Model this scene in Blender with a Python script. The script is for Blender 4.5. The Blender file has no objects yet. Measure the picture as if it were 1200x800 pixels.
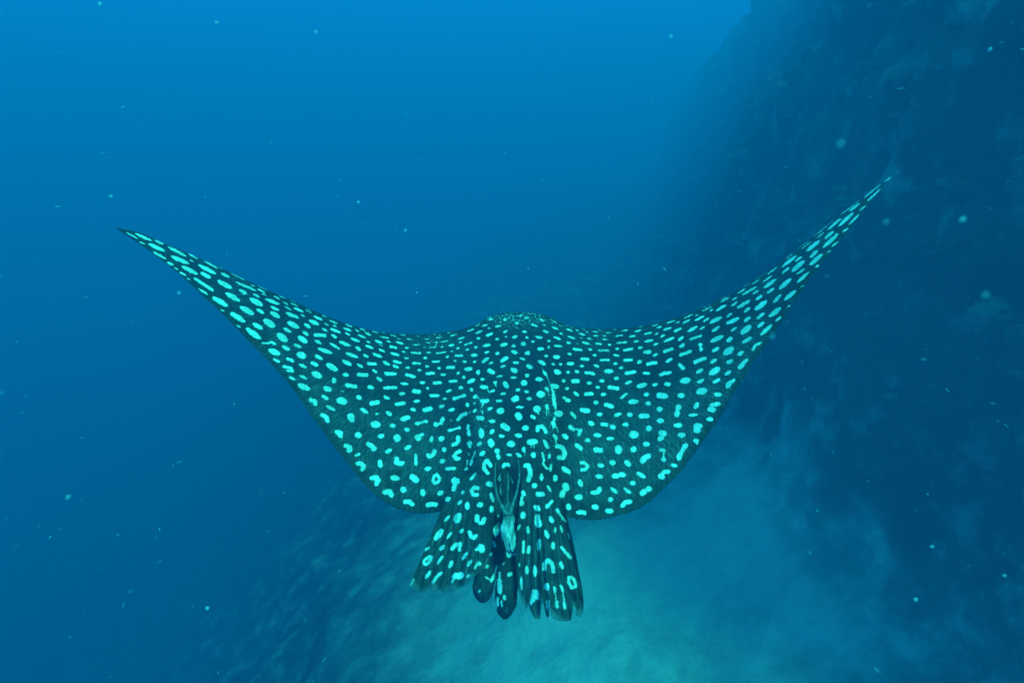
import bpy, math, random
import numpy as np
from mathutils import Vector, Matrix

# ------------------------------------------------------------------ camera, water light, sun, exposure
sc = bpy.context.scene
F_PX = 782.0                                    # focal length in pixels of the 1200 px wide photograph
CAM = np.array([0.0, 0.0, 0.0])
PITCH = math.radians(-15.0)
cam_d = bpy.data.cameras.new('camera')
cam_d.sensor_width = 36.0
cam_d.lens = 36.0 * F_PX / 1200.0
cam_d.clip_start = 0.05
cam_d.dof.use_dof = True
cam_d.dof.focus_distance = 1.75
cam_d.dof.aperture_fstop = 4.6
cam_d.clip_end = 400.0
cam = bpy.data.objects.new('camera', cam_d)
sc.collection.objects.link(cam)
cam.location = CAM
cam.rotation_euler = (math.pi / 2 + PITCH, 0, 0)
sc.camera = cam

world = bpy.data.worlds.new('World')
sc.world = world
world.use_nodes = True
wn, wl = world.node_tree.nodes, world.node_tree.links
wn.clear()
w_out = wn.new('ShaderNodeOutputWorld')
w_bg = wn.new('ShaderNodeBackground')
w_tc = wn.new('ShaderNodeTexCoord')
w_sep = wn.new('ShaderNodeSeparateXYZ')
w_map = wn.new('ShaderNodeMapRange')
w_map.inputs['From Min'].default_value = -1
w_map.inputs['From Max'].default_value = 1
w_ramp = wn.new('ShaderNodeValToRGB')           # open water all round: dark below, blue level, bright surface above
er = w_ramp.color_ramp
er.elements[0].position = 0.0
er.elements[0].color = (0.004, 0.070, 0.62, 1)
er.elements[1].position = 1.0
er.elements[1].color = (0.014, 0.900, 0.780, 1)
e = er.elements.new(0.45); e.color = (0.004, 0.150, 1.10, 1)
e = er.elements.new(0.62); e.color = (0.006, 0.300, 0.860, 1)
wl.new(w_tc.outputs['Generated'], w_sep.inputs[0])
wl.new(w_sep.outputs['Z'], w_map.inputs['Value'])
wl.new(w_map.outputs['Result'], w_ramp.inputs['Fac'])
wl.new(w_ramp.outputs['Color'], w_bg.inputs['Color'])
w_bg.inputs['Strength'].default_value = 1.2
wl.new(w_bg.outputs[0], w_out.inputs['Surface'])

sun_d = bpy.data.lights.new('sun', 'SUN')       # daylight that has come down through metres of water: no red left
sun_d.energy = 5.0
sun_d.angle = math.radians(12)
sun_d.color = (0.034, 1.0, 0.62)
sun = bpy.data.objects.new('sun', sun_d)
sc.collection.objects.link(sun)
SUN_FROM = Vector((0.30, -0.52, 0.80)).normalized()
sun.rotation_euler = SUN_FROM.to_track_quat('Z', 'Y').to_euler()
sun.location = SUN_FROM * 20

vs = sc.view_settings
vs.view_transform = 'Standard'
vs.look = 'None'
vs.exposure = 0.63
vs.gamma = 1.0
vs.use_curve_mapping = False
sc.render.engine = 'CYCLES'
sc.cycles.use_denoising = True
try:
    sc.cycles.denoiser = 'OPENIMAGEDENOISE'
except Exception:
    pass
sc.cycles.max_bounces = 5
sc.cycles.diffuse_bounces = 3
sc.cycles.volume_bounces = 0
sc.cycles.transparent_max_bounces = 8
sc.cycles.use_adaptive_sampling = False

WATER_DENSITY = 0.11
WATER_COLOUR = (0.014, 0.375, 0.99, 1)

rng = np.random.default_rng(7)
random.seed(7)

# ------------------------------------------------------------------ helpers
CP, SP = math.cos(PITCH), math.sin(PITCH)

def from_px(x, y, depth):
    """photo pixel + distance along the optical axis (m) -> world position"""
    x, y, d = np.broadcast_arrays(np.asarray(x, float), np.asarray(y, float), np.asarray(depth, float))
    r = (x - 600.0) / F_PX * d
    u = (400.0 - y) / F_PX * d
    return np.stack([CAM[0] + r, CAM[1] + CP * d - SP * u, CAM[2] + SP * d + CP * u], -1)

def cam_vec(r, u, d):
    return np.array([r, CP * d - SP * u, SP * d + CP * u])

def mesh_object(name, co, faces, mats, parent=None, smooth=True, tri=False):
    me = bpy.data.meshes.new(name)
    co = np.asarray(co, np.float32)
    faces = np.asarray(faces, np.int32)
    k = faces.shape[1]
    me.vertices.add(len(co)); me.vertices.foreach_set('co', co.ravel())
    me.loops.add(faces.size); me.loops.foreach_set('vertex_index', faces.ravel())
    me.polygons.add(len(faces))
    me.polygons.foreach_set('loop_start', np.arange(0, faces.size, k, dtype=np.int32))
    me.polygons.foreach_set('loop_total', np.full(len(faces), k, np.int32))
    me.polygons.foreach_set('use_smooth', np.full(len(faces), smooth, bool))
    me.update(calc_edges=True); me.validate()
    for m in (mats if isinstance(mats, (list, tuple)) else [mats]):
        me.materials.append(m)
    o = bpy.data.objects.new(name, me)
    sc.collection.objects.link(o)
    if parent is not None:
        o.parent = parent
    return o

def attr(o, name, vals):
    a = o.data.attributes.new(name, 'FLOAT', 'POINT')
    a.data.foreach_set('value', np.asarray(vals, np.float32).ravel())

def vattr(o, name, vals):
    a = o.data.attributes.new(name, 'FLOAT_VECTOR', 'POINT')
    v = np.zeros((len(vals), 3), np.float32); v[:, :vals.shape[1]] = vals
    a.data.foreach_set('vector', v.ravel())

def grid_faces(nu, nv, off=0, flip=False):
    i, j = np.meshgrid(np.arange(nu - 1), np.arange(nv - 1), indexing='ij')
    a = (i * nv + j).ravel() + off
    f = np.stack([a, a + 1, a + nv + 1, a + nv], -1)
    return f[:, ::-1] if flip else f

def hash3(i, j, k, seed):
    n = (i * 374761393 + j * 668265263 + k * 2147483647 + seed * 144665) & 0xffffffff
    n = ((n ^ (n >> 13)) * 1274126177) & 0xffffffff
    n = n ^ (n >> 16)
    return (n & 0xffff) / 65535.0

def vnoise(p, seed=0):
    p = np.asarray(p, float)
    b = np.floor(p).astype(np.int64); f = p - b
    f = f * f * (3 - 2 * f)
    out = 0
    for dx in (0, 1):
        for dy in (0, 1):
            for dz in (0, 1):
                w = (f[..., 0] if dx else 1 - f[..., 0]) * (f[..., 1] if dy else 1 - f[..., 1]) * (f[..., 2] if dz else 1 - f[..., 2])
                out = out + w * hash3(b[..., 0] + dx, b[..., 1] + dy, b[..., 2] + dz, seed)
    return out * 2 - 1

def fbm(p, octaves=4, seed=0, gain=0.5):
    p = np.asarray(p, float); a, s = 1.0, 0
    for o in range(octaves):
        s = s + a * vnoise(p * 2 ** o + 17.3 * o, seed + o); a *= gain
    return s

def smooth01(a, b, x):
    t = np.clip((x - a) / (b - a), 0, 1)
    return t * t * (3 - 2 * t)

# ------------------------------------------------------------------ materials
class NT:
    def __init__(self, name):
        self.m = bpy.data.materials.new(name); self.m.use_nodes = True
        self.t = self.m.node_tree; self.t.nodes.clear()
        self.out = self.n('ShaderNodeOutputMaterial')
    def n(self, kind, **kw):
        nd = self.t.nodes.new(kind)
        for k, v in kw.items():
            setattr(nd, k, v)
        return nd
    def l(self, a, b):
        self.t.links.new(a, b)
    def math(self, op, a, b=None, clamp=False):
        nd = self.n('ShaderNodeMath', operation=op, use_clamp=clamp)
        for i, v in enumerate((a, b)):
            if v is None: continue
            if isinstance(v, (int, float)): nd.inputs[i].default_value = v
            else: self.l(v, nd.inputs[i])
        return nd.outputs[0]
    def rng(self, v, a, b, c=0.0, d=1.0, kind='SMOOTHSTEP'):
        nd = self.n('ShaderNodeMapRange', interpolation_type=kind)
        self.l(v, nd.inputs['Value'])
        for k, x in zip(('From Min', 'From Max', 'To Min', 'To Max'), (a, b, c, d)):
            nd.inputs[k].default_value = x
        return nd.outputs['Result']
    def mix(self, f, a, b):
        nd = self.n('ShaderNodeMix', data_type='RGBA')
        if isinstance(f, (int, float)): nd.inputs[0].default_value = f
        else: self.l(f, nd.inputs[0])
        for i, v in ((6, a), (7, b)):
            if isinstance(v, tuple): nd.inputs[i].default_value = (*v, 1)
            else: self.l(v, nd.inputs[i])
        return nd.outputs[2]
    def noise(self, vec, scale, detail=3, rough=0.5):
        nd = self.n('ShaderNodeTexNoise')
        nd.inputs['Scale'].default_value = scale
        nd.inputs['Detail'].default_value = detail
        nd.inputs['Roughness'].default_value = rough
        self.l(vec, nd.inputs['Vector'])
        return nd.outputs['Fac']
    def attr(self, name, out='Fac'):
        return self.n('ShaderNodeAttribute', attribute_name=name).outputs[out]
    def scaled(self, vec, s):
        nd = self.n('ShaderNodeVectorMath', operation='MULTIPLY')
        self.l(vec, nd.inputs[0]); nd.inputs[1].default_value = s
        return nd.outputs[0]
    def finish(self, col, rough=0.5, spec=0.3, bump=None, bump_d=0.002, bump_s=0.5, alpha=None):
        p = self.n('ShaderNodeBsdfPrincipled')
        if isinstance(col, tuple): p.inputs['Base Color'].default_value = (*col, 1)
        else: self.l(col, p.inputs['Base Color'])
        p.inputs['Roughness'].default_value = rough
        p.inputs['Specular IOR Level'].default_value = spec
        if bump is not None:
            b = self.n('ShaderNodeBump'); b.inputs['Distance'].default_value = bump_d; b.inputs['Strength'].default_value = bump_s
            self.l(bump, b.inputs['Height']); self.l(b.outputs[0], p.inputs['Normal'])
        if alpha is not None:
            self.l(alpha, p.inputs['Alpha'])
        self.l(p.outputs[0], self.out.inputs['Surface'])
        return self.m

def skin_material(name, fin=False):
    t = NT(name)
    px = t.attr('skin_px', 'Vector')             # coordinates laid over the skin, in photo pixels
    flow = t.attr('skin_flow', 'Vector')         # angle and radius about the shoulders: runs along the fin rays
    d = t.attr('spot_d')
    n1 = t.noise(px, 0.32, 2)
    wob = t.math('MULTIPLY', t.math('SUBTRACT', n1, 0.5), 2.6)
    dd = t.math('ADD', d, wob)
    spot = t.rng(dd, -1.15, 0.30, 1, 0)
    # dark skin, paler towards the rear of the wings, with fine pale flecks along the fin rays
    big = t.noise(px, 0.02, 4)
    pale = t.attr('pale')
    pf = t.math('ADD', pale, t.math('MULTIPLY', t.math('SUBTRACT', big, 0.5), 1.6), clamp=True)
    streak = t.noise(t.scaled(flow, (0.55, 0.075, 1)), 1.0, 4, 0.65)
    fl = t.rng(streak, 0.46, 0.64)
    fine = t.noise(px, 0.55, 3, 0.7)
    fk = t.rng(fine, 0.54, 0.70)
    base = t.mix(pf, (0.015, 0.016, 0.016), (0.036, 0.038, 0.037))
    flm = t.math('MULTIPLY', fl, t.math('ADD', t.math('MULTIPLY', pf, 0.75), 0.10), clamp=True)
    base = t.mix(flm, base, (0.150, 0.158, 0.148))
    base = t.mix(t.math('MULTIPLY', fk, t.math('ADD', t.math('MULTIPLY', pf, 0.45), 0.10)), base, (0.30, 0.31, 0.29))
    lit_scuff = t.attr('lit_scuff')  # brightness of the lit head top painted as pale flecks, with trunk scuffs
    dn = t.rng(t.noise(px, 0.42, 3, 0.75), 0.50, 0.66)
    base = t.mix(t.math('MULTIPLY', dn, lit_scuff, clamp=True), base, (0.50, 0.52, 0.48))
    sp_c = t.mix(t.rng(t.noise(px, 0.06, 4, 0.6), 0.3, 0.7), (0.56, 0.60, 0.54), (0.86, 0.88, 0.82))
    col = t.mix(spot, base, sp_c)
    belly = t.attr('belly')
    col = t.mix(belly, col, (0.70, 0.72, 0.70))
    h = t.math('ADD', t.math('MULTIPLY', streak, 0.6), t.math('MULTIPLY', fine, 0.4))
    alpha = None
    if fin:
        alpha = t.attr('solid')
    return t.finish(col, 0.55, 0.30, h, 0.004, 0.55, alpha)

M_skin = skin_material('ray_skin')
M_fin = skin_material('ray_fin_skin', True)

t = NT('tail_flesh')
tc = t.n('ShaderNodeTexCoord').outputs['Object']
st = t.noise(t.scaled(tc, (150, 40, 30)), 1.0, 4, 0.6)
al = t.attr('along')
pale_f = t.mix(t.rng(st, 0.35, 0.7), (0.26, 0.28, 0.26), (0.80, 0.82, 0.76))
M_flesh = t.finish(t.mix(t.rng(t.math('ADD', al, t.math('MULTIPLY', t.math('SUBTRACT', st, 0.5), 0.7)), 0.25, 0.75), (0.13, 0.14, 0.13), pale_f), 0.5, 0.3, st, 0.003, 0.6)

t = NT('fold_skin')
tc = t.n('ShaderNodeTexCoord').outputs['Object']
st = t.noise(t.scaled(tc, (140, 140, 50)), 1.0, 3, 0.6)
M_fold = t.finish(t.mix(t.rng(st, 0.35, 0.7), (0.09, 0.10, 0.09), (0.26, 0.27, 0.25)), 0.5, 0.3, st, 0.002, 0.6)

t = NT('eye')
M_eye = t.finish((0.012, 0.012, 0.014), 0.12, 0.6)

t = NT('reef_rock')
tc = t.n('ShaderNodeTexCoord').outputs['Object']
sand = t.attr('sand')
na = t.noise(tc, 0.55, 5, 0.6)
nb = t.noise(tc, 2.6, 5, 0.65)
nc = t.noise(tc, 9.0, 4, 0.65)
c = t.mix(t.rng(na, 0.35, 0.65), (0.018, 0.021, 0.020), (0.066, 0.065, 0.055))
c = t.mix(t.math('MULTIPLY', t.rng(nb, 0.50, 0.68), 0.9), c, (0.27, 0.265, 0.23))
c = t.mix(t.math('MULTIPLY', t.rng(nc, 0.55, 0.72), 0.35), c, (0.20, 0.195, 0.16))
sm = t.rng(t.math('ADD', sand, t.math('MULTIPLY', t.math('SUBTRACT', nb, 0.5), 0.9)), 0.10, 1.05)
c = t.mix(sm, c, t.mix(nc, (0.54, 0.57, 0.54), (0.72, 0.75, 0.71)))
M_reef = t.finish(c, 0.9, 0.1, t.math('ADD', nb, t.math('MULTIPLY', nc, 0.4)), 0.07, 0.7)

t = NT('coral')
tc = t.n('ShaderNodeTexCoord').outputs['Object']
shade = t.attr('tone')
nb = t.noise(tc, 14.0, 4, 0.6)
c = t.mix(shade, (0.05, 0.05, 0.04), (0.22, 0.21, 0.16))
c = t.mix(t.rng(nb, 0.5, 0.75), c, (0.24, 0.23, 0.18))
M_coral = t.finish(c, 0.9, 0.1, nb, 0.02, 0.7)

t = NT('plankton')
M_plank = t.n('ShaderNodeBsdfDiffuse'); M_plank.inputs['Color'].default_value = (0.8, 0.8, 0.78, 1)
tr = t.n('ShaderNodeBsdfTransparent')
mx = t.n('ShaderNodeMixShader')
t.l(t.attr('veil'), mx.inputs[0]); t.l(M_plank.outputs[0], mx.inputs[1]); t.l(tr.outputs[0], mx.inputs[2])
t.l(mx.outputs[0], t.out.inputs['Surface'])
M_plank = t.m

t = NT('sea_water')
pv = t.n('ShaderNodeVolumePrincipled')
pv.inputs['Color'].default_value = WATER_COLOUR
pv.inputs['Density'].default_value = WATER_DENSITY
pv.inputs['Anisotropy'].default_value = 0.0
t.l(pv.outputs[0], t.out.inputs['Volume'])
M_water = t.m

# ------------------------------------------------------------------ reef: a wall on the right that runs out into a sloping sandy foot and a drop-off
prof = np.array([(16, 4.6), (9, 4.5), (4.9, 4.3), (3.7, 3.8), (3.3, 2.7), (3.0, 1.4), (2.75, 0.3), (2.65, -0.9), (2.6, -2.1), (2.5, -2.95),
                 (1.7, -3.55), (0.0, -4.2), (-1.6, -4.9), (-3.0, -5.9), (-4.6, -7.6), (-6.8, -10.0), (-11, -13.0), (-18, -14.6), (-40, -15.2)], float)
seg = np.r_[0, np.cumsum(np.hypot(*np.diff(prof, axis=0).T))]
NS, NY = 380, 430
# finer steps where the reef is near and in view
ss = np.interp(np.linspace(0, 1, NS), [0, .06, .80, .92, 1], [0, seg[2], seg[13], seg[16], seg[-1]])
yy = -5 + 47 * np.linspace(0, 1, NY) ** 1.5
PX = np.interp(ss, seg, prof[:, 0]); PZ = np.interp(ss, seg, prof[:, 1])
ker = np.exp(-np.linspace(-2, 2, 25) ** 2); ker /= ker.sum()
PXs = np.convolve(np.pad(PX, 12, mode='reflect', reflect_type='odd'), ker, 'valid'); PZs = np.convolve(np.pad(PZ, 12, mode='reflect', reflect_type='odd'), ker, 'valid')
tx, tz = np.gradient(PXs), np.gradient(PZs); ln = np.hypot(tx, tz)
nx, nz = tz / ln * -1, tx / ln             # candidates for the outward normal
flipn = np.where(nz < 0, -1, 1); nx, nz = nx * flipn, nz * flipn
X0 = np.repeat(PXs[:, None], NY, 1); Z0 = np.repeat(PZs[:, None], NY, 1); Y0 = np.repeat(yy[None], NS, 0)
# unseen near end of the reef lowered so the sun reaches the sandy foot
Z0 = np.where(Z0 > -2.6, -2.6 + (Z0 + 2.6) * (0.22 + 0.78 * smooth01(0.3, 3.6, Y0)), Z0)
P0 = np.stack([X0, Y0, Z0], -1)
wander = 0.40 * vnoise(np.stack([Y0 * 0.16, Z0 * 0.1, 0 * Y0], -1), 91) + 0.17 * np.maximum(Y0 - 4.5, 0) * smooth01(-4, 0, Z0)
big = fbm(P0 * 0.36, 3, 3)
mid = fbm(P0 * 1.15 + 5, 3, 13)
sml = fbm(P0 * 3.7 + 9, 3, 23)
lump = 1 - np.abs(fbm(P0 * 0.8 + 31, 2, 33))
steep = smooth01(0.25, 0.9, 1 - np.abs(nz))[:, None]
sand = smooth01(-1.5, -3.7, Z0 + 0.7 * fbm(P0 * 0.9 + 71, 4, 61)) * smooth01(-6.0, -4.2, Z0) * smooth01(15, 4.0, Y0) * (0.92 + 0.45 * fbm(P0 * 0.55 + 50, 3, 77)).clip(0, 1)
sand = np.maximum(sand, 0.30 * smooth01(-3.6, -4.6, Z0))
amp = 1 - 0.55 * np.clip(sand * 1.6, 0, 1) - 0.3 * smooth01(-4.2, -5.2, Z0)
disp = amp * (0.34 * big + 0.24 * (lump - .6) + 0.19 * mid + 0.085 * sml)
P = P0.copy()
P[..., 0] += nx[:, None] * disp + wander
P[..., 2] += nz[:, None] * disp
reef = mesh_object('reef_slope', P.reshape(-1, 3), grid_faces(NS, NY, flip=True), M_reef)
reef['kind'] = 'structure'
reef['label'] = 'dark rocky reef wall sloping down to a pale sandy foot'
attr(reef, 'sand', sand)

# low coral growth over the rock, nobody could count it
def ico():
    g = (1 + 5 ** .5) / 2
    v = np.array([(-1, g, 0), (1, g, 0), (-1, -g, 0), (1, -g, 0), (0, -1, g), (0, 1, g), (0, -1, -g), (0, 1, -g), (g, 0, -1), (g, 0, 1), (-g, 0, -1), (-g, 0, 1)], float)
    v /= np.linalg.norm(v[0])
    f = [(0, 11, 5), (0, 5, 1), (0, 1, 7), (0, 7, 10), (0, 10, 11), (1, 5, 9), (5, 11, 4), (11, 10, 2), (10, 7, 6), (7, 1, 8), (3, 9, 4), (3, 4, 2), (3, 2, 6), (3, 6, 8), (3, 8, 9), (4, 9, 5), (2, 4, 11), (6, 2, 10), (8, 6, 7), (9, 8, 1)]
    return v, f
def subdiv(v, f):
    v = [tuple(x) for x in v]; cache = {}; out = []
    def midp(a, b):
        k = (min(a, b), max(a, b))
        if k not in cache:
            m = (np.array(v[a]) + np.array(v[b])) / 2; m /= np.linalg.norm(m)
            cache[k] = len(v); v.append(tuple(m))
        return cache[k]
    for a, b, c_ in f:
        x, y, z = midp(a, b), midp(b, c_), midp(c_, a)
        out += [(a, x, z), (b, y, x), (c_, z, y), (x, y, z)]
    return np.array(v), out
IV0, IF0 = ico()
IV1, IF1 = subdiv(IV0, IF0)
IV2, IF2 = subdiv(IV1, IF1)
IV2 = np.array(IV2); IF2 = np.array(IF2)
IV1 = np.array(IV1); IF1 = np.array(IF1)
cv, cf, ct, off = [], [], [], 0
sel_s = np.where((ss > seg[3]) & (ss < seg[13]))[0]
for q in range(1500):
    i = rng.choice(sel_s); j = int(NY * rng.random() * 0.8) + 20
    if sand[i, j] > .06 or P[i, j, 2] < -2.6: continue
    r = 0.03 + 0.10 * rng.random() ** 2.5
    v = IV2 * (1 + 0.55 * fbm(IV2 * 2.6 + q * 3.1, 2, 5)[:, None])
    v = v * r * np.array([1 + .5 * rng.random(), 1 + .5 * rng.random(), 0.45 + 0.7 * rng.random()])
    cv.append(v + P[i, j]); cf.append(IF2 + off); off += len(v)
    ct.append(np.full(len(v), rng.random() ** 2))
coral = mesh_object('coral_growth', np.concatenate(cv), np.concatenate(cf), M_coral)
coral['kind'] = 'stuff'; coral['label'] = 'low lumps of coral growing over the shaded reef wall'; coral['category'] = 'coral'
attr(coral, 'tone', np.concatenate(ct))

# ------------------------------------------------------------------ the eagle ray
# outline of the disc in the photograph: leading edge, then trailing edge
LE = np.array([(134.5, 266.5), (148, 269), (165, 273), (182, 280.5), (198, 287.5), (220, 296), (239, 305), (256, 312), (271, 320), (288, 328), (314, 340), (335, 349), (346, 353.5),
    (365, 363), (385, 371), (400, 377), (420, 383.5), (435, 387), (450, 389), (465, 391), (485, 391.8), (505, 391.5), (525, 388.8), (540, 386), (550, 383), (563, 377.5), (570, 372.5),
    (578, 369.3), (586, 367), (598, 365.5), (610, 365), (625, 366), (640, 369), (652, 374.5), (660, 379.5), (670, 382.5), (685, 384.3), (705, 385.5), (735, 384.5), (746, 383), (763, 380),
    (780, 376), (798, 370), (822, 361), (844, 350.5), (854.5, 345.5), (869, 337), (899, 318.5), (908, 312), (919, 304), (936, 290.5), (954, 276.5), (962, 269.5), (977, 257.5), (985, 251),
    (1012, 231), (1036, 212.5), (1045, 204.8), (1055.5, 199.3)])
TE = np.array([(134.5, 266.7), (145, 273.5), (160, 283.5), (175, 294), (190, 305), (210, 321), (230, 339), (240, 349), (255, 362), (270, 377), (285, 393), (300, 408), (315, 423), (330, 439),
    (345, 457), (353, 470), (366, 488), (379, 505), (395, 527), (408, 543), (420, 558), (434, 574), (444, 583), (455, 590), (465, 595), (480, 600), (495, 601), (510, 600), (517, 599), (522, 596),
    (530, 588), (545, 588), (560, 598), (575, 610), (588, 622), (602, 622), (620, 608), (640, 596), (652, 591), (660, 600), (665, 605), (680, 608.3), (698, 609), (715, 606), (735, 601),
    (750, 594.5), (764, 585), (780, 570), (800, 550), (806, 541), (820, 522.5), (832, 505), (845, 486.5), (862, 456.5), (876, 435), (888, 416), (900, 400), (912, 383), (925, 361.5), (939, 340.5),
    (950, 325), (965, 306), (982, 284), (996, 267.5), (1009, 251), (1018, 240), (1032, 222.5), (1038, 214.5), (1046, 206.5), (1055.5, 199.5)])

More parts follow.
